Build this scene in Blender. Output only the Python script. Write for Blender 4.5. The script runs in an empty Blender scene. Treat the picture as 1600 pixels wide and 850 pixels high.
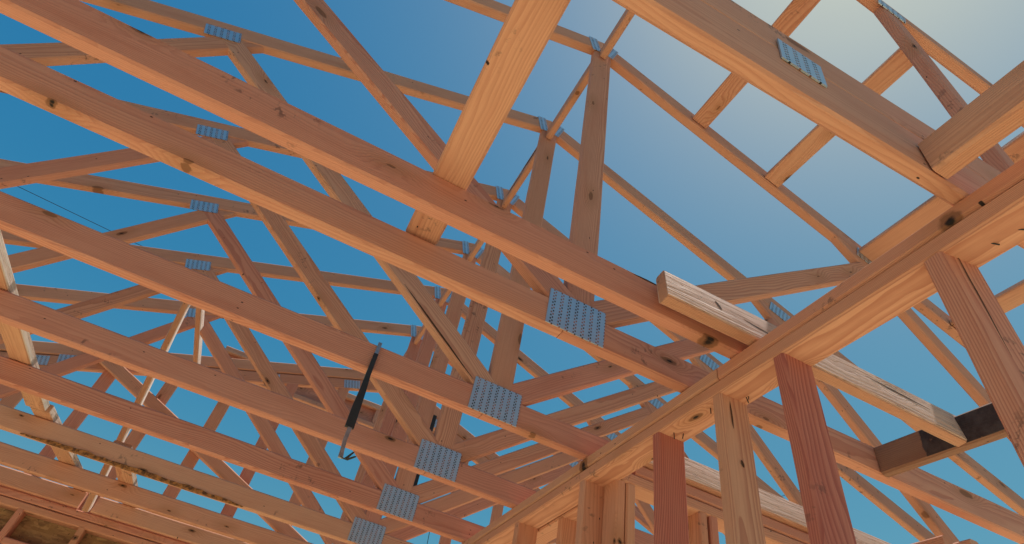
import bpy, bmesh, math, random
from mathutils import Vector, Matrix, noise
random.seed(7)
C = bpy.data.collections.new('Scene'); bpy.context.scene.collection.children.link(C)
sc = bpy.context.scene
ZO = 1.37            # camera height above the subfloor
# ------------------------------------------------------------------ camera
cam = bpy.data.objects.new('camera', bpy.data.cameras.new('camera')); C.objects.link(cam); sc.camera = cam
RX = Vector((0.88528879, -0.43704995, 0.15890597))      # image right in the world
RD = Vector((0.41301037, 0.58185889, -0.70061592))      # image down
RF = Vector((0.2137433, 0.68587723, 0.69561931))        # view direction
m = Matrix.Identity(4)
for i in range(3):
    m[i][0] = RX[i]; m[i][1] = -RD[i]; m[i][2] = -RF[i]
m[2][3] = ZO
cam.matrix_world = m
cam.data.sensor_width = 36; cam.data.lens = 900.94/1600*36; cam.data.clip_start = .02; cam.data.clip_end = 2000
# ------------------------------------------------------------------ sky, sun, exposure
SUN = Vector((0.335, 0.008, 0.942)).normalized()
w = bpy.data.worlds.new('World'); sc.world = w; w.use_nodes = True
nt = w.node_tree; bg = nt.nodes['Background']
sky = nt.nodes.new('ShaderNodeTexSky'); sky.sky_type = 'NISHITA'; sky.sun_disc = False
sky.sun_elevation = math.asin(SUN.z); sky.sun_rotation = math.atan2(SUN.x, SUN.y)
sky.air_density = 1.0; sky.dust_density = 0.9; sky.ozone_density = 1.5; sky.altitude = 0
hs = nt.nodes.new('ShaderNodeHueSaturation'); hs.inputs['Hue'].default_value = .484; hs.inputs['Saturation'].default_value = 1.45
nt.links.new(sky.outputs[0], hs.inputs['Color'])
def vm(op, a, b):
    q = nt.nodes.new('ShaderNodeVectorMath'); q.operation = op
    for k_, v in enumerate((a, b)):
        if isinstance(v, tuple): q.inputs[k_].default_value = v
        else: nt.links.new(v, q.inputs[k_])
    return q.outputs[0]
hc = hs.outputs[0]                 # soft shoulder so that the glow round the sun does not burn out
nt.links.new(vm('DIVIDE', vm('MULTIPLY', hc, (1.08, 1.31, 2.70)), vm('ADD', vm('MULTIPLY', hc, (.150, .172, .565)), (1., 1., 1.))), bg.inputs['Color'])
bg.inputs['Strength'].default_value = .15
sl = bpy.data.lights.new('sun', 'SUN'); sl.energy = 5.0; sl.angle = math.radians(.53); sl.color = (1, .95, .87)
so = bpy.data.objects.new('sun', sl); C.objects.link(so); so.rotation_euler = SUN.to_track_quat('Z', 'Y').to_euler(); so.location = (3, 0, 12)
sc.view_settings.view_transform = 'Standard'; sc.view_settings.look = 'None'; sc.view_settings.gamma = 1
sc.view_settings.exposure = -0.2
sc.cycles.max_bounces = 8; sc.cycles.diffuse_bounces = 5

# ------------------------------------------------------------------ node helpers
class G:
    def __init__(s, name):
        s.m = bpy.data.materials.new(name); s.m.use_nodes = True
        s.t = s.m.node_tree; s.b = s.t.nodes['Principled BSDF']
    def n(s, ty, **k):
        x = s.t.nodes.new(ty)
        for a, v in k.items(): setattr(x, a, v)
        return x
    def put(s, sock, v):
        if v is None: return
        if hasattr(v, 'is_output'): s.t.links.new(v, sock)
        else: sock.default_value = v
    def math(s, op, a, b=None, c=None):
        x = s.n('ShaderNodeMath', operation=op)
        s.put(x.inputs[0], a); s.put(x.inputs[1], b); s.put(x.inputs[2], c)
        return x.outputs[0]
    def vec(s, x, y, z):
        v = s.n('ShaderNodeCombineXYZ')
        for i, q in enumerate((x, y, z)): s.put(v.inputs[i], q)
        return v.outputs[0]
    def noise(s, v, scale, det=3, rough=.55, dist=0):
        x = s.n('ShaderNodeTexNoise'); s.put(x.inputs['Vector'], v)
        x.inputs['Scale'].default_value = scale; x.inputs['Detail'].default_value = det
        x.inputs['Roughness'].default_value = rough; x.inputs['Distortion'].default_value = dist
        return x.outputs['Fac']
    def step(s, v, a, b, lo=0., hi=1.):
        x = s.n('ShaderNodeMapRange', interpolation_type='SMOOTHSTEP'); s.put(x.inputs[0], v)
        for i, q in enumerate((a, b, lo, hi)): s.put(x.inputs[i+1], q)
        return x.outputs[0]
    def mix(s, f, a, b, mode='MIX'):
        x = s.n('ShaderNodeMix', data_type='RGBA', blend_type=mode)
        s.put(x.inputs[0], f); s.put(x.inputs[6], a); s.put(x.inputs[7], b)
        return x.outputs[2]
    def bump(s, h, st, d=.002):
        x = s.n('ShaderNodeBump'); x.inputs['Strength'].default_value = st; x.inputs['Distance'].default_value = d
        s.put(x.inputs['Height'], h); s.t.links.new(x.outputs[0], s.b.inputs['Normal'])

def rgb(*c): return (*c, 1)

def lumber(name, early, late, alt, knots=.85, stain=0, lit_weather=0, dark=None, lit_face='y'):
    """solid wood: rings round an off-centre pith, knots through the width, fibre, dirt."""
    g = G(name)
    tc = g.n('ShaderNodeTexCoord'); sep = g.n('ShaderNodeSeparateXYZ'); g.t.links.new(tc.outputs['Object'], sep.inputs[0])
    x, y, z = sep.outputs
    R = g.n('ShaderNodeObjectInfo').outputs['Random']
    def rnd(k): return g.math('FRACT', g.math('MULTIPLY', R, k))
    xo = g.math('ADD', x, g.math('MULTIPLY', rnd(91.7), 37.))
    # knots
    kv = g.vec(g.math('MULTIPLY', xo, 3.1), g.math('ADD', g.math('MULTIPLY', rnd(13.3), 9.), g.math('MULTIPLY', g.math('ADD', z, g.math('MULTIPLY', y, .35)), 8.5)), 0.)
    vo = g.n('ShaderNodeTexVoronoi', feature='F1', voronoi_dimensions='2D'); g.put(vo.inputs['Vector'], kv); vo.inputs['Scale'].default_value = 1
    vo.inputs['Randomness'].default_value = .9
    kc = g.n('ShaderNodeSeparateColor'); g.t.links.new(vo.outputs['Color'], kc.inputs[0])
    sel = g.math('LESS_THAN', kc.outputs[0], knots*.36)
    wob = g.math('MULTIPLY', g.math('SUBTRACT', g.noise(tc.outputs['Object'], 60, 2), .5), .05)
    kd = g.math('ADD', vo.outputs['Distance'], wob)
    ksz = g.math('ADD', .035, g.math('MULTIPLY', g.math('POWER', kc.outputs[1], 2.), .085))
    core = g.math('MULTIPLY', g.step(g.math('DIVIDE', kd, ksz), 1.15, .8), sel)
    heart = g.math('MULTIPLY', g.step(g.math('DIVIDE', kd, ksz), .62, .2), g.math('MULTIPLY', sel, g.math('GREATER_THAN', kc.outputs[2], .35)))
    halo = g.math('MULTIPLY', g.step(kd, .38, .0), sel)
    # rings
    lv = g.vec(g.math('MULTIPLY', xo, .9), g.math('MULTIPLY', y, 2.), g.math('MULTIPLY', z, 2.))
    n1 = g.noise(lv, 1.3, 2)
    n2 = g.noise(g.vec(g.math('MULTIPLY', xo, 2.5), g.math('MULTIPLY', y, 12.), g.math('MULTIPLY', z, 12.)), 1., 3)
    cz = g.math('ADD', g.math('MULTIPLY', g.math('SUBTRACT', rnd(5.1), .5), .22), g.math('MULTIPLY', g.math('SUBTRACT', n1, .5), .10))
    cy = g.math('ADD', .025, g.math('MULTIPLY', rnd(23.9), .16))
    dz = g.math('SUBTRACT', z, cz); dy = g.math('SUBTRACT', y, cy)
    r = g.math('SQRT', g.math('ADD', g.math('MULTIPLY', dz, dz), g.math('MULTIPLY', dy, dy)))
    r = g.math('ADD', r, g.math('MULTIPLY', g.math('SUBTRACT', n2, .5), .009))
    r = g.math('ADD', r, g.math('MULTIPLY', halo, .016))
    ph = g.math('FRACT', g.math('MULTIPLY', r, g.math('ADD', 150., g.math('MULTIPLY', rnd(47.7), 150.))))
    ring = g.step(ph, .25, .93); ring = g.math('MULTIPLY', ring, g.step(ph, 1., .95))
    fib = g.noise(g.vec(g.math('MULTIPLY', xo, 5.), g.math('MULTIPLY', y, 260.), g.math('MULTIPLY', z, 260.)), 1., 3, .6)
    blot = g.noise(g.vec(g.math('MULTIPLY', xo, 2.2), g.math('MULTIPLY', y, 8.), g.math('MULTIPLY', z, 14.)), 1., 4, .6)
    col = g.mix(g.math('MULTIPLY', g.step(rnd(71.3), .45, .95), .85), rgb(*early), rgb(*alt))
    col = g.mix(g.math('MULTIPLY', ring, g.math('ADD', .22, g.math('MULTIPLY', rnd(7.9), .48))), col, rgb(*late))
    col = g.mix(g.step(blot, .46, .78, 0, .4), col, rgb(early[0]*.75, early[1]*.52, early[2]*.45))
    col = g.mix(g.step(fib, .35, .75, .0, .28), col, rgb(late[0]*1.0, late[1]*.95, late[2]*.9))
    col = g.mix(g.math('MULTIPLY', halo, .45), col, rgb(.40, .17, .075))
    col = g.mix(g.math('MULTIPLY', core, .8), col, rgb(.21, .085, .04))
    col = g.mix(heart, col, rgb(.022, .014, .012))
    # scuffs along the board and dirty smears across it
    sm = g.noise(g.vec(g.math('MULTIPLY', xo, 30.), g.math('MULTIPLY', y, 30.), g.math('MULTIPLY', z, 22.)), 1., 4, .7)
    gate = g.noise(g.vec(g.math('MULTIPLY', xo, 1.9), rnd(3.3), g.math('MULTIPLY', z, 7.)), 1., 1)
    smear = g.math('MULTIPLY', g.step(sm, .56, .66), g.step(gate, .61, .66))
    col = g.mix(g.math('MULTIPLY', smear, .6), col, rgb(.07, .045, .04))
    sv = g.n('ShaderNodeTexVoronoi', feature='F1', voronoi_dimensions='2D')
    g.put(sv.inputs['Vector'], g.vec(g.math('MULTIPLY', xo, 11.), g.math('MULTIPLY', g.math('ADD', z, g.math('ADD', y, rnd(33.1))), 22.), 0.)); sv.inputs['Scale'].default_value = 1
    sc2 = g.n('ShaderNodeSeparateColor'); g.t.links.new(sv.outputs['Color'], sc2.inputs[0])
    col = g.mix(g.math('MULTIPLY', g.step(sv.outputs['Distance'], .055, .03), g.math('LESS_THAN', sc2.outputs[0], .07)), col, rgb(.03, .018, .015))
    if lit_weather:
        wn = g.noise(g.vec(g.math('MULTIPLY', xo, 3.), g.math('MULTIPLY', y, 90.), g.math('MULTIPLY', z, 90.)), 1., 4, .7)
        wf = g.step(g.math('ABSOLUTE', y if lit_face == 'y' else z), .0165 if lit_face == 'y' else .0468, .0178 if lit_face == 'y' else .0478)
        col = g.mix(g.math('MULTIPLY', wf, g.step(wn, 0.25, .7, .35, .8)), col, rgb(.72, .53, .43) if lit_face == 'y' and not knots > .9 else rgb(.84, .79, .72))  # pale colour paints sunlight onto the chosen pair of faces
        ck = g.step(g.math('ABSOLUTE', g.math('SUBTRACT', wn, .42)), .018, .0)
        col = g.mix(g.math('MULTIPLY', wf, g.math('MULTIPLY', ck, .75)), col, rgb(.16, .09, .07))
    if dark:
        dn = g.noise(g.vec(g.math('MULTIPLY', x, 25.), g.math('MULTIPLY', y, 25.), g.math('MULTIPLY', z, 25.)), 1., 4, .7)
        dx = g.math('ADD', x, g.math('MULTIPLY', g.math('SUBTRACT', dn, .5), .03))
        mk = g.math('MULTIPLY', g.step(dx, dark[0], dark[0]+.006), g.step(dx, dark[1]+.006, dark[1]))
        # only the broad faces carry the stain
        mk = g.math('MULTIPLY', mk, g.step(g.math('ABSOLUTE', y), .0185, .0195))
        mk = g.math('MULTIPLY', mk, g.step(dn, .30, .36, .55, 1.))
        col = g.mix(mk, col, g.mix(g.step(dn, .35, .65), rgb(.018, .016, .022), rgb(.06, .05, .055)))
    if stain:
        col = g.mix(g.step(blot, .2, .8, stain*.4, stain), col, rgb(.17, .085, .06))
    g.put(g.b.inputs['Base Color'], col)
    g.b.inputs['Roughness'].default_value = .72; g.b.inputs['Specular IOR Level'].default_value = .25
    h = g.math('SUBTRACT', g.math('MULTIPLY', fib, .8), g.math('ADD', g.math('MULTIPLY', ring, .5), g.math('MULTIPLY', core, .5)))
    g.bump(h, .55 if not lit_weather else .9, .0012 if not lit_weather else .004)
    return g.m

EARLY = (.68, .335, .215); LATE = (.44, .16, .095); ALT = (.70, .365, .23)
FIR = lumber('fir_lumber', EARLY, LATE, ALT)
REDFIR = lumber('red_fir_lumber', (.67, .300, .205), (.42, .13, .085), (.68, .33, .215))
STUDRED = lumber('deep_red_lumber', (.56, .165, .13), (.30, .07, .06), (.56, .21, .15))
PALE = lumber('pale_fir_lumber', (.68, .36, .235), (.44, .17, .11), (.69, .375, .245))
WEATHLIT = lumber('weathered_painted_sun_lumber', (.68, .345, .22), (.44, .17, .10), (.68, .36, .23), lit_weather=1)  # weathered fir, its broad faces painted paler for the grazing sun
BLEACH = lumber('painted_sun_edge_lumber', (.70, .36, .22), (.46, .18, .10), (.70, .38, .24), lit_weather=1, lit_face='z', knots=.95)  # narrow edges whitened in the colour to stand for direct sun
SUNSIDE = lumber('painted_sun_side_lumber', (.70, .36, .22), (.46, .18, .10), (.70, .38, .24), lit_weather=1, knots=.95)  # broad sides whitened in the colour as if in full sun
STAINED = lumber('stained_fir_lumber', (.34, .17, .11), (.2, .08, .05), (.3, .16, .1), stain=.3, dark=(.155, .46))

def simple(name, col, rough=.5, metal=0, bumps=None):
    g = G(name); tc = g.n('ShaderNodeTexCoord')
    n = g.noise(tc.outputs['Object'], 35 if not bumps else bumps, 4, .65)
    g.put(g.b.inputs['Base Color'], g.mix(g.step(n, .3, .75), rgb(*col), rgb(*[c*.6 for c in col])))
    g.b.inputs['Roughness'].default_value = rough; g.b.inputs['Metallic'].default_value = metal
    g.bump(n, .3, .001)
    return g.m

def plate_mat():
    g = G('punched_galvanised_steel'); tc = g.n('ShaderNodeTexCoord'); sep = g.n('ShaderNodeSeparateXYZ')
    g.t.links.new(tc.outputs['Object'], sep.inputs[0]); x, y, z = sep.outputs
    px = g.math('DIVIDE', x, .0262); col = g.math('FLOOR', px); fx = g.math('FRACT', px)
    pz = g.math('ADD', g.math('DIVIDE', z, .0125), g.math('MULTIPLY', g.math('GREATER_THAN', fx, .62), .5))
    fz = g.math('FRACT', pz)
    band = g.math('MULTIPLY', g.step(fx, .40, .43), g.step(fx, .86, .83))
    gap = g.math('GREATER_THAN', g.math('ABSOLUTE', g.math('SUBTRACT', fx, .63)), .03)
    slot = g.math('MULTIPLY', g.math('MULTIPLY', band, gap), g.math('MULTIPLY', g.step(fz, .22, .30), g.step(fz, .80, .72)))
    wn = g.n('ShaderNodeTexWhiteNoise', noise_dimensions='3D')
    g.put(wn.inputs['Vector'], g.vec(g.math('FLOOR', g.math('MULTIPLY', px, 2.)), 0., g.math('FLOOR', pz)))
    n = g.noise(tc.outputs['Object'], 18, 3); sp = g.noise(tc.outputs['Object'], 160, 2)
    base = g.mix(n, rgb(.45, .54, .63), rgb(.58, .66, .73))
    hole = g.mix(g.step(wn.outputs['Value'], .45, .6), rgb(.34, .14, .09), rgb(.02, .015, .015))
    g.put(g.b.inputs['Base Color'], g.mix(slot, base, hole))
    g.put(g.b.inputs['Metallic'], g.math('MULTIPLY', g.math('SUBTRACT', 1., slot), .85))
    g.put(g.b.inputs['Roughness'], g.math('ADD', .42, g.math('MULTIPLY', sp, .15)))
    g.bump(g.math('MULTIPLY', slot, -1.), .25, .0006)
    return g.m
PLATE = plate_mat()
STEEL = simple('bare_steel', (.5, .52, .54), .35, .9)
BLACKT = simple('black_rubber_tape', (.02, .02, .022), .55)
NAILM = simple('dark_nail_steel', (.06, .055, .055), .5, .6)
DARKSLIT = simple('dark_split_wood', (.11, .045, .022), .9)
CABLE = simple('black_cable', (.02, .02, .025), .6)

def osb():
    g = G('oriented_strand_board'); tc = g.n('ShaderNodeTexCoord'); v = tc.outputs['Object']
    cols = None
    def flakes(rot, sc_):
        mp = g.n('ShaderNodeMapping'); g.t.links.new(v, mp.inputs[0]); mp.inputs['Rotation'].default_value = (0, rot, 0); mp.inputs['Scale'].default_value = (sc_, sc_, sc_*4)
        vo = g.n('ShaderNodeTexVoronoi', feature='F1'); g.t.links.new(mp.outputs[0], vo.inputs['Vector']); vo.inputs['Scale'].default_value = 1
        s_ = g.n('ShaderNodeSeparateColor'); g.t.links.new(vo.outputs['Color'], s_.inputs[0]); return s_.outputs[0], vo.outputs['Distance']
    a, da = flakes(.5, 14.); b, db = flakes(-.8, 17.)
    k = g.noise(v, 9, 3)
    f = g.mix(g.step(k, .45, .55), g.mix(a, rgb(.30, .16, .07), rgb(.52, .32, .15)), g.mix(b, rgb(.22, .12, .06), rgb(.47, .27, .13)))
    f = g.mix(g.step(g.noise(v, 55, 3, .7), .57, .68, 0, .7), f, rgb(.09, .045, .03))
    g.put(g.b.inputs['Base Color'], f); g.b.inputs['Roughness'].default_value = .8
    g.bump(a, .5, .003); return g.m
OSB = osb()

# ------------------------------------------------------------------ mesh helpers
def member_mesh(bm, L, wd, th, seed, bow=.0025, ch=.0062, cuts=(None, None), nseg=None):
    """board along local x (0..L), y = thickness, z = width, eased edges, slightly bowed and uneven"""
    n = nseg or max(2, int(L/.12))
    hy, hz = th/2, wd/2
    prof = [(-hy, -hz+ch), (-hy+ch, -hz), (hy-ch, -hz), (hy, -hz+ch), (hy, hz-ch), (hy-ch, hz), (-hy+ch, hz), (-hy, hz-ch)]
    rings = []
    for i in range(n+1):
        x = L*i/n; u = i/n
        by = bow*math.sin(math.pi*u+seed)*1.0 + .0006*noise.noise((x*3, seed, 0)); by -= bow*math.sin(seed)*(1-u) + bow*math.sin(math.pi+seed)*u
        bz = bow*.8*math.sin(math.pi*u*1.3+seed*2); bz -= bow*.8*(math.sin(seed*2)*(1-u) + math.sin(math.pi*1.3+seed*2)*u)
        r = []
        for k, (py, pz) in enumerate(prof):
            j = .0007*noise.noise((x*7, seed*3+k*5.1, 1.7)); jz = .0009*noise.noise((x*6, seed*3+k*3.3, 7.7))
            r.append(bm.verts.new((x, py+by+j*(1 if py > 0 else -1), pz+bz+jz)))
        rings.append(r)
    for e, c in ((0, cuts[0]), (-1, cuts[1])):
        if c is None: continue
        p, nn = c
        if abs(nn.x) < .12: continue
        for v in rings[e]: v.co.x += (p - v.co).dot(nn)/nn.x
    for i in range(n):
        for k in range(8):
            bm.faces.new((rings[i][k], rings[i][(k+1) % 8], rings[i+1][(k+1) % 8], rings[i+1][k]))
    bm.faces.new(rings[0][::-1]); bm.faces.new(rings[-1])

def link(name, bm, mat, M, parent=None):
    bmesh.ops.recalc_face_normals(bm, faces=bm.faces)
    me = bpy.data.meshes.new(name); bm.to_mesh(me); bm.free()
    for q in (mat if isinstance(mat, (list, tuple)) else [mat]): me.materials.append(q)
    o = bpy.data.objects.new(name, me); C.objects.link(o)
    if parent:
        o.parent = parent
        q = parent; W = Matrix.Identity(4)
        chain = []
        while q: chain.append(q); q = q.parent
        for q in reversed(chain): W = W @ q.matrix_basis
        o.matrix_basis = W.inverted() @ M
    else: o.matrix_basis = M
    return o

def tag(o, label, cat, group=None, kind=None):
    if label: o['label'] = label
    if cat: o['category'] = cat
    if group: o['group'] = group
    if kind: o['kind'] = kind
    return o

def empty(name, loc, label, cat, group=None):
    o = bpy.data.objects.new(name, None); C.objects.link(o); o.location = (loc[0], loc[1], loc[2]+ZO); o.empty_display_size = .1
    return tag(o, label, cat, group)

seedc = [0]
def board(name, p0, p1, wd, th, mat, parent=None, up=(0, 0, 1), cut0=None, cut1=None, bow=.0025, marks=(), roll=0, ch=.0062):
    """board between two centre-line points (z relative to the camera). up = direction of its width."""
    seedc[0] += 1; s = seedc[0]*1.37
    a = Vector(p0)+Vector((0, 0, ZO)); b = Vector(p1)+Vector((0, 0, ZO))
    X = (b-a); L = X.length; X.normalize()
    Zv = Vector(up); Zv = (Zv - X*Zv.dot(X)).normalized(); Yv = Zv.cross(X)
    if roll:
        q = Matrix.Rotation(roll, 3, X); Zv = q @ Zv; Yv = q @ Yv
    M = Matrix(((X.x, Yv.x, Zv.x, a.x), (X.y, Yv.y, Zv.y, a.y), (X.z, Yv.z, Zv.z, a.z), (0, 0, 0, 1)))
    Mi = M.inverted(); M3 = Mi.to_3x3()
    cs = []
    for c in (cut0, cut1):
        cs.append(None if c is None else (Mi @ (Vector(c[0])+Vector((0, 0, ZO))), (M3 @ Vector(c[1])).normalized()))
    bm = bmesh.new(); member_mesh(bm, L, wd, th, s, bow, ch, cs)
    # slits: dark checks in the face turned to the camera (thin wedges, part of the board's own mesh)
    for (x0, z0, x1, z1, hw, side) in marks:
        yy = side*(th/2+.0012); k = 9; top = []; bot = []
        for i in range(k+1):
            u = i/k; x = x0+(x1-x0)*u; zc = z0+(z1-z0)*u + .0012*noise.noise((u*9, s, 3)); hh = hw*math.sin(math.pi*min(1, max(0, u*.96+.02)))**.7
            top.append((x, zc+hh)); bot.append((x, zc-hh))
        vt = [bm.verts.new((x, yy, z)) for x, z in top]; vb = [bm.verts.new((x, yy, z)) for x, z in bot]
        for i in range(k):
            f = bm.faces.new((vt[i], vt[i+1], vb[i+1], vb[i])); f.material_index = 1
    return link(name, bm, [mat, DARKSLIT], M, parent)

def plate(p, ux, wd, ht, parent, face=-1, name='nail_plate', lab=None):
    """thin punched steel plate whose outer face looks along -Y; p = corner low-left (on the wood face)"""
    X = Vector(ux).normalized(); Yv = Vector((0, 1, 0)); Z = X.cross(Yv)
    a = Vector(p)+Vector((0, 0, ZO))
    M = Matrix(((X.x, Yv.x, Z.x, a.x), (X.y, Yv.y, Z.y, a.y), (X.z, Yv.z, Z.z, a.z), (0, 0, 0, 1)))
    bm = bmesh.new(); nx = max(3, int(wd/.02)); nz = max(3, int(ht/.02)); sd = random.random()*50
    def off(x, z): return -.0024 - .0004*noise.noise((x*9+sd, z*9, sd))
    F = [[bm.verts.new((wd*i/nx, off(wd*i/nx, ht*j/nz), ht*j/nz)) for j in range(nz+1)] for i in range(nx+1)]
    B = [[bm.verts.new((wd*i/nx, .001, ht*j/nz)) if i in (0, nx) or j in (0, nz) else None for j in range(nz+1)] for i in range(nx+1)]
    for i in range(nx):
        for j in range(nz): bm.faces.new((F[i][j], F[i+1][j], F[i+1][j+1], F[i][j+1]))
    for i in range(nx):
        bm.faces.new((F[i][0], B[i][0], B[i+1][0], F[i+1][0])); bm.faces.new((F[i][nz], F[i+1][nz], B[i+1][nz], B[i][nz]))
    for j in range(nz):
        bm.faces.new((F[0][j], F[0][j+1], B[0][j+1], B[0][j])); bm.faces.new((F[nx][j], B[nx][j], B[nx][j+1], F[nx][j+1]))
    # punched teeth stand out along the slot columns
    o = link(name, bm, PLATE, M, parent)
    if lab: o['label'] = lab
    return o

def bx(bm, x0, x1, y0, y1, z0, z1):
    v = [bm.verts.new((x, y, z)) for x in (x0, x1) for y in (y0, y1) for z in (z0, z1)]
    for f in ((0, 1, 3, 2), (4, 6, 7, 5), (0, 4, 5, 1), (2, 3, 7, 6), (0, 2, 6, 4), (1, 5, 7, 3)): bm.faces.new([v[i] for i in f])

def tube(bm, pts, r, k=8):
    rings = []
    for i, p in enumerate(pts):
        p = Vector(p); d = (Vector(pts[min(i+1, len(pts)-1)])-Vector(pts[max(i-1, 0)])).normalized()
        a = d.orthogonal().normalized(); b = d.cross(a)
        rings.append([bm.verts.new(p+r*(math.cos(2*math.pi*j/k)*a+math.sin(2*math.pi*j/k)*b)) for j in range(k)])
    for i in range(len(pts)-1):
        for j in range(k): bm.faces.new((rings[i][j], rings[i][(j+1) % k], rings[i+1][(j+1) % k], rings[i+1][j]))
    bm.faces.new(rings[0][::-1]); bm.faces.new(rings[-1])

# ------------------------------------------------------------------ ground
def ground():
    g = G('dusty_ground'); tc = g.n('ShaderNodeTexCoord')
    n = g.noise(tc.outputs['Object'], .8, 5); n2 = g.noise(tc.outputs['Object'], 14, 4)
    g.put(g.b.inputs['Base Color'], g.mix(n2, g.mix(n, rgb(.24, .19, .12), rgb(.20, .17, .10)), rgb(.27, .22, .14)))
    g.b.inputs['Roughness'].default_value = .9; g.bump(n2, .4, .01)
    bm = bmesh.new(); s = 900
    bm.faces.new([bm.verts.new(v) for v in ((-s, -s, 0), (s, -s, 0), (s, s, 0), (-s, s, 0))])
    tag(link('ground', bm, g.m, Matrix.Translation((0, 0, -.05))), None, None, kind='structure')
    g = G('concrete_slab_material'); tc = g.n('ShaderNodeTexCoord'); n = g.noise(tc.outputs['Object'], 1.5, 6, .6)
    g.put(g.b.inputs['Base Color'], g.mix(n, rgb(.80, .69, .41), rgb(.74, .63, .37))); g.b.inputs['Roughness'].default_value = .85; g.bump(n, .2, .004)
    bm = bmesh.new(); bx(bm, -6, 7, -3.2, 8, -.3, 0)
    tag(link('floor', bm, g.m, Matrix.Identity(4)), None, None, kind='structure')
ground()

# ------------------------------------------------------------------ roof trusses
T = .045; CH = .1; CB = 1.07; SL = .375; PX = .585; PZ = 3.03   # thickness, chord depth, chord bottom, slope, peak (underside)
sl_l = Vector((1, 0, SL)).normalized(); sl_r = Vector((1, 0, -SL)).normalized()
nl = Vector((-SL, 0, 1)).normalized(); nr = Vector((SL, 0, 1)).normalized()

def truss(Y, label, dz=0, mats=None, split=False, wane=False, cbz=0):
    mt = mats or {}
    base = mt.get('all', FIR)
    root = empty('roof_truss', (PX, Y, CB), label, 'roof truss', 'row of roof trusses')
    yc = Y+T/2; cb = CB+cbz
    def B(name, x0, z0, x1, z1, wd=CH, th=T, **k):
        return board(name, (x0, yc, z0), (x1, yc, z1), wd, th, k.pop('mat', mt.get(name, base)), root, up=(0, 0, 1) if abs(x1-x0) > abs(z1-z0)*.25 else (1, 0, 0), **k)
    hc = .0525
    B('bottom_chord', -4.15, cb+hc, .56, cb+hc, .105, bow=.004)
    B('bottom_chord', .562, cb+hc, 5.3, cb+hc, .105, bow=.003, mat=mt.get('bottom_chord_right', mt.get('bottom_chord', base)))
    pz = PZ+dz
    # top chords: underside passes (PX, pz); plumb cut at the ridge
    off = nl*(CH/2)
    a = Vector((-4.4, yc, pz-SL*(4.4+PX)))+off; b = Vector((PX, yc, pz))+off
    board('top_chord', a, b+sl_l*.1, CH, T, mt.get('top_chord', base), root, cut1=((PX-.0004, yc, pz), (1, 0, 0)))
    off = nr*(CH/2)
    a = Vector((PX, yc, pz))+off; b = Vector((5.5, yc, pz-SL*(5.5-PX)))+off
    board('top_chord', a-sl_r*.1, b, CH, T, mt.get('top_chord_right', base), root, cut0=((PX+.0004, yc, pz), (1, 0, 0)))
    under_l = ((PX, yc, pz+.001), nl); under_r = ((PX, yc, pz+.001), nr); ct = ((0, yc, cb+.1045), (0, 0, 1))
    B('king_post', .61, cb+.1, .592, pz, .10, T-.003, cut0=ct, cut1=under_l, mat=mt.get('king_post', base))
    mk = ((1.50, -.032, 1.965, -.036, .0042, -1), ) if split else ()
    B('web', -1.04, 2.42+dz*.7, .56, 1.19, .092, T-.002, cut0=under_l, cut1=ct, marks=mk, mat=mt.get('web_left', base))
    B('web', .63, 1.17, 2.2, 2.35+dz*.7, .092, T-.004, cut0=ct, cut1=under_r, mat=mt.get('web_right', base))
    B('web', -1.04, 2.36+dz*.7, -1.93, 1.17, .092, T-.0035, cut0=under_l, cut1=ct, mat=mt.get('web_outer', base))
    B('web', 2.25, 2.30+dz*.7, 3.33, 1.15, .092, T-.0025, cut0=under_r, cut1=ct, mat=mt.get('web_far', base))
    # nail plates, proud of the face
    yp = Y-.0008
    j = random.uniform(-.008, .008)
    plate((.503+j, yp, cb+.006), (1, 0, .0+random.uniform(-.02, .02)), .1965, .134, root)
    plate((-1.125, yp, pz-SL*(PX+1.125)-.035), (1, 0, SL), .15, .075, root)
    plate((2.13, yp, pz-SL*(2.13-PX)-.03), (1, 0, -SL), .15, .075, root)
    plate((PX-.055, yp, pz-.04), (1, 0, SL*.8), .05, .12, root); plate((PX+.012, yp, pz-.02), (1, 0, -SL*.8), .05, .12, root)
    plate((-2.0, yp, cb+.02), (1, 0, 0), .15, .11, root); plate((3.27, yp, cb+.02), (1, 0, 0), .15, .11, root)
    return root
YS = [1.186, 1.772, 2.385, 2.985, 3.585, 4.195]
truss(YS[0], 'nearest truss of the row, with the tallest king post and the largest nail plate', dz=-.055,
      mats={'all': FIR, 'bottom_chord': REDFIR, 'web_left': REDFIR})
truss(YS[1], 'second truss of the row, with a long dark split in its left web', split=True,
      mats={'all': FIR, 'bottom_chord': REDFIR, 'web_left': PALE, 'web_right': REDFIR})
truss(YS[2], 'third truss of the row, its bottom chord seen just behind the hanging pry bar', mats={'all': FIR, 'bottom_chord': REDFIR, 'web_outer': REDFIR})
truss(YS[3], 'fourth truss of the row, its red bottom chord passing below the pry bar hook', mats={'all': FIR, 'bottom_chord': REDFIR, 'web_left': REDFIR})
truss(YS[4], 'fifth truss of the row, pale yellow bottom chord with a ragged bark edge', mats={'all': FIR, 'bottom_chord': PALE, 'king_post': REDFIR})
truss(YS[5], 'sixth truss of the row, the last one before the sheathed wall', mats={'all': REDFIR, 'bottom_chord': FIR, 'top_chord': FIR})

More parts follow.
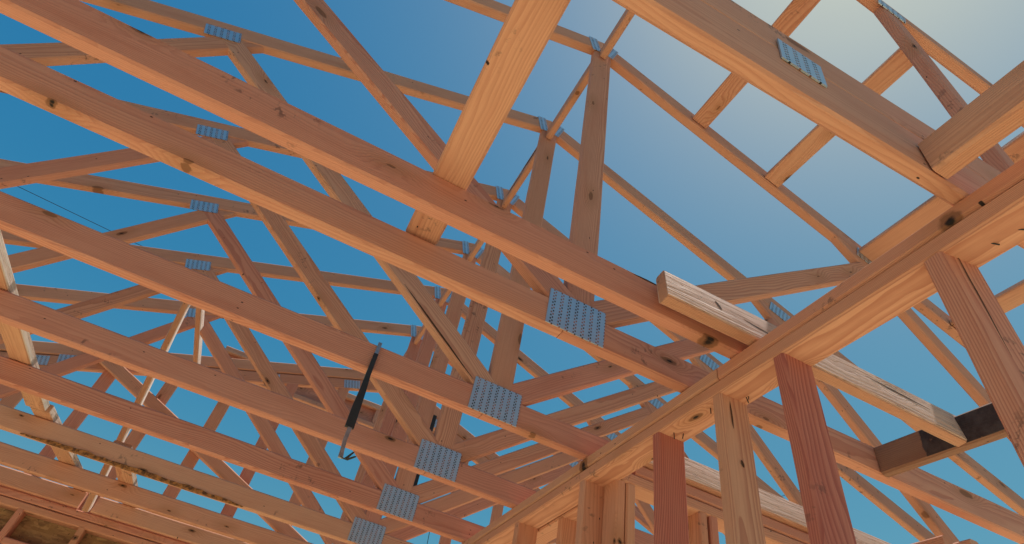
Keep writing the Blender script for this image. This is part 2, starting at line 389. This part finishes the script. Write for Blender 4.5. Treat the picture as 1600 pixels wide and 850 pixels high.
# ragged bark edge on the pale chord
def bark():
    g = G('bark_edge'); tc = g.n('ShaderNodeTexCoord'); n = g.noise(tc.outputs['Object'], 40, 4, .7)
    g.put(g.b.inputs['Base Color'], g.mix(g.step(n, .4, .6), rgb(.10, .04, .018), rgb(.42, .17, .05))); g.b.inputs['Roughness'].default_value = .95; g.bump(n, .8, .004)
    bm = bmesh.new(); N = 60
    up = []; lo = []; bk = []
    for i in range(N+1):
        x = -1.25+1.15*i/N; q = noise.noise((x*9, 0, 0)); q2 = noise.noise((x*23, 5, 0)); e = min(1, i/8, (N-i)/8)
        up.append(bm.verts.new((x, -.0025, (.012+.010*q+.006*q2)*e+.001))); lo.append(bm.verts.new((x, .001, -.0028))); bk.append(bm.verts.new((x, (.018+.01*q)*e+.004, -.0032)))
    for i in range(N): bm.faces.new((up[i], up[i+1], lo[i+1], lo[i])); bm.faces.new((lo[i], lo[i+1], bk[i+1], bk[i]))
    root = [o for o in C.objects if o.name == 'roof_truss.004'][0]
    link('bark_edge', bm, g.m, Matrix.Translation((0, YS[4], CB+ZO)), root)
bark()

# ------------------------------------------------------------------ near gable truss (top right)
GY = .305
gt = empty('gable_truss', (PX, GY, CB), 'nearest gable truss with a double bottom chord and a tilted nail plate, upper right', 'gable truss')
yc = GY+.018
board('bottom_chord', (-3.5, yc+.001, 1.155), (1.30, yc+.001, 1.155), .17, .036, FIR, gt, bow=.003)
board('bottom_chord', (-3.5, yc+.004, 1.3095), (1.62, yc+.004, 1.3095), .135, .036, FIR, gt, bow=.003)
pz = PZ-.25
a = Vector((PX, yc, pz))+nr*(CH/2); b = Vector((3.5, yc, pz-SL*(3.5-PX)))+nr*(CH/2)
board('top_chord', a-sl_r*.1, b, CH, .04, FIR, gt, cut0=((PX+.0004, yc, pz), (1, 0, 0)))
a = Vector((-4.4, yc, pz-SL*(4.4+PX)))+nl*(CH/2); b = Vector((PX, yc, pz))+nl*(CH/2)
board('top_chord', a, b+sl_l*.1, CH, .04, FIR, gt, cut1=((PX-.0004, yc, pz), (1, 0, 0)))
board('gable_stud', (1.385, yc, 1.378), (1.35, yc, pz-SL*(1.35-PX)), .068, .038, REDFIR, gt, up=(1, 0, 0), cut1=((PX, yc, pz), nr))
board('gable_stud', (-.75, yc, 1.378), (-.75, yc, pz-SL*(.75+PX)), .068, .038, FIR, gt, up=(1, 0, 0), cut1=((PX, yc, pz), nl))
plate((1.29, GY-.003, pz-SL*(1.29-PX)-.03), (1, 0, -SL), .13, .09, gt)
plate((.545, GY+.0002, 1.185), (1, 0, -.09), .115, .10, gt)

# ------------------------------------------------------------------ far gable truss
FY = 4.80
fg = empty('gable_truss', (PX, FY, CB), 'farthest gable truss with a double top chord and upright studs against the sky', 'gable truss')
fy = FY+T/2
for dzz, q in ((-.045, CH), (-.155, CH)):
    z0 = 2.96+dzz
    for sgn, nn, ss in ((-1, nl, 1), (1, nr, -1)):
        xe = PX+sgn*5.0; zc = z0-.345*5.0
        d = Vector((1, 0, .345*ss)).normalized()
        board('top_chord', (xe, fy+(0 if dzz > -.1 else .0012), zc), (PX+.05*ss, fy+(0 if dzz > -.1 else .0012), z0+.05*.345), .097, T, FIR, fg, cut1=((PX-.0004*ss, fy, z0), (1, 0, 0)))
board('bottom_chord', (-4.2, fy, CB+.0525), (5.3, fy, CB+.0525), .105, T, FIR, fg)
for i in range(-8, 11):
    x = -.21+.415*i
    if x < -3.6 or x > 4: continue
    zt = 2.96-.21-.345*abs(x-PX)
    if zt-CB < .25: continue
    board('gable_stud', (x, fy, CB+.1), (x, fy, zt+.01), .092, T-.004, (FIR, REDFIR)[i % 3 == 0], fg, up=(1, 0, 0), cut1=((x, fy, zt+.01), (.345*(1 if x > PX else -1), 0, 1)))
board('web', (-1.68, fy-.0445, 2.17), (.55, fy-.0445, 1.22), .092, T-.004, FIR, fg)
board('web', (2.85, fy-.0445, 2.17), (.62, fy-.0445, 1.22), .092, T-.004, FIR, fg)
for x in (-1.97, -1.78, -.45, .2, .97):
    s_ = .345 if x < PX else -.345
    plate((x, FY-.046 if x == -1.78 else FY-.002, 2.76-.345*abs(x-PX)), (1, 0, s_), .14, .075, fg)

# ------------------------------------------------------------------ ridge blocks and flat lookouts
rb = [(YS[0], GY+.04, 0), (YS[1], YS[0]+T, 1), (YS[2], YS[1]+T, 2), (YS[3], YS[2]+T, 3), (YS[4], YS[3]+T, 4), (YS[5], YS[4]+T, 5), (FY, YS[5]+T, 6)]
rbl = ['topmost ridge block, running from the tallest king post towards the glare',
       'short ridge block behind the tallest king post, joining the first two truss peaks',
       'dark streaked ridge block joining the second and third truss peaks',
       'pale ridge block joining the third and fourth truss peaks', 'pale ridge block joining the fourth and fifth truss peaks',
       'ridge block joining the fifth and sixth truss peaks', 'ridge block between the sixth truss and the far gable']
for (y1, y0, k) in rb:
    o = board('ridge_block', (PX+.003, y0+.002, 2.97 if k > 0 else 2.93), (PX+.003, y1-.006, 2.97 if k else 2.93), .09, .036, (PALE if k > 1 else FIR), bow=.001,
              marks=((.05, .0, .28, .012, .012, 1), (.24, -.012, .5, .0, .007, 1)) if k == 2 else ())
    tag(o, rbl[k], 'ridge block', 'blocks between the truss peaks')
ll = ['highest flat lookout, greyed by the glare, leaving the top edge of the photo', 'second flat lookout from the top, passing behind the upright gable stud',
      'third flat lookout, lit orange, ending just above the nail plate of the right top chord', 'lowest flat lookout with a white sunlit edge, right of the twisted wall stud']
for k, x in enumerate((1.19, 1.63, 2.20, 2.74)):
    zc = PZ-.055-SL*(x-PX)+(.03 if k else .05)
    o = board('lookout', (x, -.35 if k > 1 else GY+.05, zc), (x, YS[0]-.004, zc), .092, .036, PALE if k == 3 else FIR, up=(1, 0, -SL), bow=.002)
    tag(o, ll[k], 'lookout board', 'flat lookout boards between gable truss and first truss')

# ------------------------------------------------------------------ ceiling joist, sistered board, blocks
o = board('ceiling_joist', (-3.2, .965+.022, CB+.058), (1.09, .965+.022, CB+.058), .116, .042, REDFIR, bow=.002,
          marks=((4.05, .048, 4.17, .047, .004, -1), (3.85, .05, 3.95, .05, .003, -1)))
tag(o, 'long plain joist without plates, crossing from upper left in front of the truss row', 'joist')
o = board('sistered_board', (.712, .920, CB+.058), (1.83, .920, CB+.058), .108, .040, WEATHLIT, bow=.001, roll=math.radians(-7),
          marks=((.165, .02, .185, -.004, .009, -1), (.26, .0, .36, -.012, .003, -1), (.72, .02, .98, .010, .0035, -1), (.435, .004, .45, -.022, .003, -1)))
tag(o, 'short weathered, sunlit whitish board nailed beside the joist, crossing over the wall plate', 'board')
o = board('header_block', (1.815, YS[0]-.003, CB+.05), (1.86, .40, CB+.05), .1, .04, STAINED, bow=.0)
tag(o, 'block stained black over half its side, right of the wall under the whitish board end', 'block')
o = board('header_block', (.925, GY-.002, CB+.052), (.935, -1.2, CB+.052), .1, .045, FIR, bow=.001)
tag(o, 'wide reddish block butted against the gable truss at the right edge of the photo', 'block')

# lateral braces lying on the chords
pl = ['broad orange plank crossing the upper middle of the photo and lying on the joist', 'plank with a white sunlit edge at the far left, lapping over the bottom chords',
      'second length of lapped plank at lower left, running down to the sheathed wall', 'short plank lying on the chords near the foot of the slanting brace']
zt = CB+.118
for k, (x0, y0, x1, y1, z) in enumerate([(.070, -.6, .083, 1.205, zt), (-1.26, 1.4, -1.245, 3.5, zt), (-1.225, 3.15, -1.10, 4.72, zt+.0), (-.83, 3.68, -.79, 4.72, zt)]):
    zz = z+.02 if k == 0 else CB+.106+.02+(.041 if k == 1 else 0)
    if k == 1: zz = CB+.1285
    if k == 2: x0 += .0; zz = CB+.1285
    if k == 2: y0 = 3.505
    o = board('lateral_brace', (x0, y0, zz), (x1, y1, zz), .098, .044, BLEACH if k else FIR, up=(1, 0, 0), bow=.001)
    tag(o, pl[k], 'plank', 'planks laid across the bottom chords')
o = board('diagonal_brace', (-1.0, 4.63, 1.075), (-.988, 3.53, 2.23), .055, .04, SUNSIDE, up=(0, 1, 0), bow=.003)
tag(o, 'thin slanting brace with a white sunlit edge, rising from the sheathed wall at lower left', 'brace')
o = board('web_brace', (-.985, 3.72, 2.32), (-.955, 4.78, 2.32), .06, .04, SUNSIDE, up=(0, 0, 1), bow=.001)
tag(o, 'short pale brace with one white edge beside the joint plate at centre left', 'brace')

# ------------------------------------------------------------------ main stud wall
mw = empty('stud_wall', (1.045, 1.5, -ZO), 'open stud wall with a double top plate climbing to the right edge', 'wall')
WX0, WX1 = .998, 1.098; wxc = (WX0+WX1)/2
board('top_plate', (wxc, -1.6, 1.0), (wxc, 8, 1.0), .100, .0445, FIR, mw, up=(1, 0, 0), bow=.001)
board('top_plate', (wxc+.002, -1.6, 1.0465), (wxc+.002, 1.05, 1.0465), .100, .0445, REDFIR, mw, up=(1, 0, 0), bow=.001)
board('top_plate', (wxc+.001, 1.053, 1.0465), (wxc+.001, 8, 1.0465), .100, .0445, PALE, mw, up=(1, 0, 0), bow=.001)
board('bottom_plate', (wxc, -1.6, -ZO+.022), (wxc, 8, -ZO+.022), .100, .0445, FIR, mw, up=(1, 0, 0))
sm = [(.392, REDFIR, math.radians(-6)), (.815, STUDRED, .0), (1.045, PALE, 0), (1.325, STUDRED, 0), (1.772, FIR, 0), (2.315, FIR, 0), (2.9, FIR, 0), (3.5, FIR, 0), (4.1, FIR, 0), (-.2, REDFIR, 0)]
for i, (y, mt, tw) in enumerate(sm):
    mk = ()
    if i == 2: mk = ((2.20, .018, 2.285, .020, .003, -1), (2.095, .0, 2.115, .004, .005, -1))
    if i == 0: mk = ((2.05, .01, 2.34, .005, .002, -1),)
    board('stud', (wxc, y+.02, -ZO+.045), (wxc, y+.02, .9785), .0985, .0385 if i else .044, mt, mw, up=(-1, 0, 0), bow=.004, marks=mk, roll=tw)

def nails(parent, pts):
    bm = bmesh.new()
    for (x, y, z, dx, dy, dz_) in pts:
        tube(bm, [(x, y, z), (x+dx, y+dy, z+dz_)], .0016, 6)
    bmesh.ops.translate(bm, verts=bm.verts, vec=(0, 0, ZO)); return bm
for p in [(1.035, 1.30, .98, .004, .004, -.022), (1.06, 1.285, .98, -.002, .004, -.02), (1.03, 1.125, .98, .0, .0, -.02), (1.065, 1.02, .98, .003, -.003, -.022), (1.07, 1.015, .98, -.006, -.004, -.014),
          (1.05, .335, .98, .012, -.01, -.008), (1.055, .29, .98, .014, -.014, -.006), (1.04, .40, .98, .012, .006, -.01)]:
    link('nail', nails(mw, [p]), NAILM, Matrix.Identity(4), mw)

# second wall line behind it (doubled plate further away)
w2 = empty('stud_wall', (1.155, 2.6, -ZO), 'second stud wall tight behind the first, seen between its far studs', 'wall')
board('top_plate', (1.155, 1.80, 1.0), (1.155, 6.5, 1.0), .1, .0445, FIR, w2, up=(1, 0, 0)); board('top_plate', (1.155, 1.80, 1.0465), (1.155, 6.5, 1.0465), .1, .0445, FIR, w2, up=(1, 0, 0))
for y in (2.12, 2.7, 3.3, 3.9): board('stud', (1.155, y+.02, -ZO+.04), (1.155, y+.02, .9785), .098, .0385, FIR, w2, up=(-1, 0, 0))
board('bottom_plate', (1.155, 1.8, -ZO+.022), (1.155, 6.5, -ZO+.022), .1, .0445, FIR, w2, up=(1, 0, 0))

# cross wall running off to the right
cw = empty('stud_wall', (2.5, 1.72, -ZO), 'cross wall leaving to the lower right behind the near studs', 'wall')
board('top_plate', (1.102, 1.728, 1.0), (4.6, 1.728, 1.0), .09, .0445, FIR, cw, up=(0, 1, 0)); board('top_plate', (1.16, 1.729, 1.0465), (4.6, 1.729, 1.0465), .09, .0445, REDFIR, cw, up=(0, 1, 0))
for x, mt in ((1.10, FIR), (1.143, PALE), (1.46, FIR), (1.51, REDFIR), (1.95, FIR), (2.4, FIR)):
    board('stud', (x, 1.727, -ZO+.045), (x, 1.727, .9785), .088, .0385, mt, cw, up=(0, 1, 0))
board('bottom_plate', (1.102, 1.728, -ZO+.022), (4.6, 1.728, -ZO+.022), .09, .0445, FIR, cw, up=(0, 1, 0))
o = board('sunlit_weathered_board', (1.12, 1.690, 1.124), (4.4, 1.690, 1.124), .102, .04, WEATHLIT, roll=math.radians(-7), bow=.002)
tag(o, 'long weathered, sunlit whitish board lying along the top of the cross wall at lower right', 'board')
for x, y, l, mt in ((2.09, 1.23, 'leftmost', FIR), (2.165, 1.19, 'middle', PALE), (2.29, 1.10, 'rightmost', FIR)):
    o = board('loose_board', (x+.02, y, .93), (x+.02, y+1.6 if y < 1.0 else 1.66, .93), .09, .045, mt, bow=.001)
    tag(o, l+' of the three board ends peeping in at the bottom right corner', 'board', 'board ends at the bottom right corner')

# ------------------------------------------------------------------ far sheathed wall
fw = empty('sheathed_wall', (-1.3, 4.7, -ZO), 'sheathed wall with strand board between its studs in the bottom left corner', 'wall')
board('top_plate', (-5.5, 4.71, 1.0), (.98, 4.71, 1.0), .1, .0445, FIR, fw, up=(0, 1, 0)); board('top_plate', (-5.5, 4.711, 1.0465), (.98, 4.711, 1.0465), .1, .0445, REDFIR, fw, up=(0, 1, 0))
for i in range(-6, 5):
    x = -1.33+.365*i
    board('stud', (x, 4.71, -ZO+.045), (x, 4.71, .9785), .098, .0385, FIR if i % 2 else REDFIR, fw, up=(0, 1, 0))
for i in range(-6, 4): board('blocking', (-1.33+.365*i+.0195, 4.71, .80+.02*(i % 2)), (-1.33+.365*(i+1)-.0195, 4.71, .80+.02*(i % 2)), .095, .038, REDFIR, fw, up=(0, 1, 0))
bm = bmesh.new(); bx(bm, -3.4, 2.3, 0, .012, -1.2, 1.2); link('sheathing', bm, OSB, Matrix.Translation((-2.1, 4.763, 1.2)), fw)
board('bottom_plate', (-5.5, 4.71, -ZO+.022), (.98, 4.71, -ZO+.022), .1, .0445, FIR, fw, up=(0, 1, 0))
o = board('blocking_board', (-3.2, 4.655, CB+.052), (-1.055, 4.655, CB+.052), .1, .04, FIR, bow=.001)
tag(o, 'knotty board on the sheathed wall, left of the slanting brace foot', 'board', 'boards set along the sheathed wall')
o = board('blocking_board', (-.975, 4.655, CB+.052), (.9, 4.655, CB+.050), .1, .04, PALE, bow=.003)
tag(o, 'uneven topped board on the sheathed wall, right of the slanting brace foot', 'board', 'boards set along the sheathed wall')

# far horizontal ladder frame beyond the gable
lf = empty('ladder_frame', (.2, 5.6, 2.85), 'horizontal boxed frame of boards and blocks beyond the trusses at centre left', 'roof framing')
board('rail', (-.98, 5.62, 3.0), (1.45, 5.62, 3.0), .06, .045, PALE, lf); board('rail', (-.98, 5.62, 2.79), (1.45, 5.62, 2.79), .05, .045, FIR, lf)
bm = bmesh.new(); bx(bm, -.98, 1.45, -.006, .006, -.085, .085); link('backing_board', bm, REDFIR, Matrix.Translation((0, 5.655, 2.895+ZO)), lf)
for x in (-.7, -.25, .2, .65, 1.1): board('block', (x, 5.62, 2.816), (x, 5.62, 2.969), .04, .04, FIR, lf, up=(1, 0, 0))

# ------------------------------------------------------------------ hanging pry bar, strap, cables
pb = empty('pry_bar', (.135, YS[1]-.012, 1.0), 'dark taped pry bar with bare steel claw, hanging from the second truss chord', 'pry bar')
def flat(bm, pts, wds, th):
    rs = []
    for (x, y, z), wq in zip(pts, wds): rs.append([bm.verts.new((x+a*wq/2, y+b*th/2, z)) for a, b in ((-1, -1), (1, -1), (1, 1), (-1, 1))])
    for i in range(len(rs)-1):
        for k in range(4): bm.faces.new((rs[i][k], rs[i][(k+1) % 4], rs[i+1][(k+1) % 4], rs[i+1][k]))
    bm.faces.new(rs[0][::-1]); bm.faces.new(rs[-1])
yb = YS[1]-.010
bm = bmesh.new(); flat(bm, [(.129, yb, 1.128+ZO), (.130, yb, 1.04+ZO), (.133, yb, .985+ZO), (.134, yb, .92+ZO), (.137, yb, .842+ZO)], [.015, .017, .021, .027, .029], .012)
link('grip', bm, BLACKT, Matrix.Identity(4), pb)
bm = bmesh.new(); flat(bm, [(.129, yb, 1.178+ZO), (.129, yb, 1.1275+ZO)], [.013, .013], .006); link('hook', bm, STEEL, Matrix.Identity(4), pb)
bm = bmesh.new(); bx(bm, .1205, .1375, yb-.0055, yb+.0002, 1.02+ZO, 1.065+ZO); link('worn_patch', bm, simple('worn_label', (.42, .33, .25), .6), Matrix.Identity(4), pb)
bm = bmesh.new(); flat(bm, [(.139, yb, .8425+ZO), (.139, yb, .80+ZO), (.143, yb, .765+ZO), (.146, yb, .742+ZO)], [.013, .012, .012, .015], .010); link('shank', bm, STEEL, Matrix.Identity(4), pb)
bm = bmesh.new()
for s_ in (0, .010): flat(bm, [(.146+s_*.3, yb, .744+ZO), (.160+s_*.5, yb-.008, .740+ZO), (.176+s_, yb-.014, .765+ZO-s_)], [.010, .008, .005], .010)
link('claw', bm, BLACKT, Matrix.Identity(4), pb)
o = board('hanging_strap', (.932, 4.2, 2.36), (.930, 4.2, 1.70), .045, .02, BLACKT, up=(1, 0, 0), bow=.002)
tag(o, 'dark upright strap behind the king posts, seen in slivers between the nail plates', 'strap')
def cable(p, q, sag, label):
    bm = bmesh.new(); p = Vector(p); q = Vector(q); pts = []
    for i in range(25):
        u = i/24; v = p.lerp(q, u); v.z += ZO-sag*4*u*(1-u); pts.append(v)
    tube(bm, pts, .012, 6); tag(link('cable', bm, CABLE, Matrix.Identity(4)), label, 'cable')
cable((-15.299, 21.259, 14.628), (0.973, 25.326, 16.051), 0, 'thin dark cable crossing the blue sky at the left')
cable((22.607, 20.986, 14.301), (25.334, 16.415, 15.645), 0, 'thin dark cable in the sky between the lower right studs')
cable((5.845, 21.756, 8.277), (6.044, 22.152, 6.982), 0, 'thin dark upright wire seen between the lowest chords')
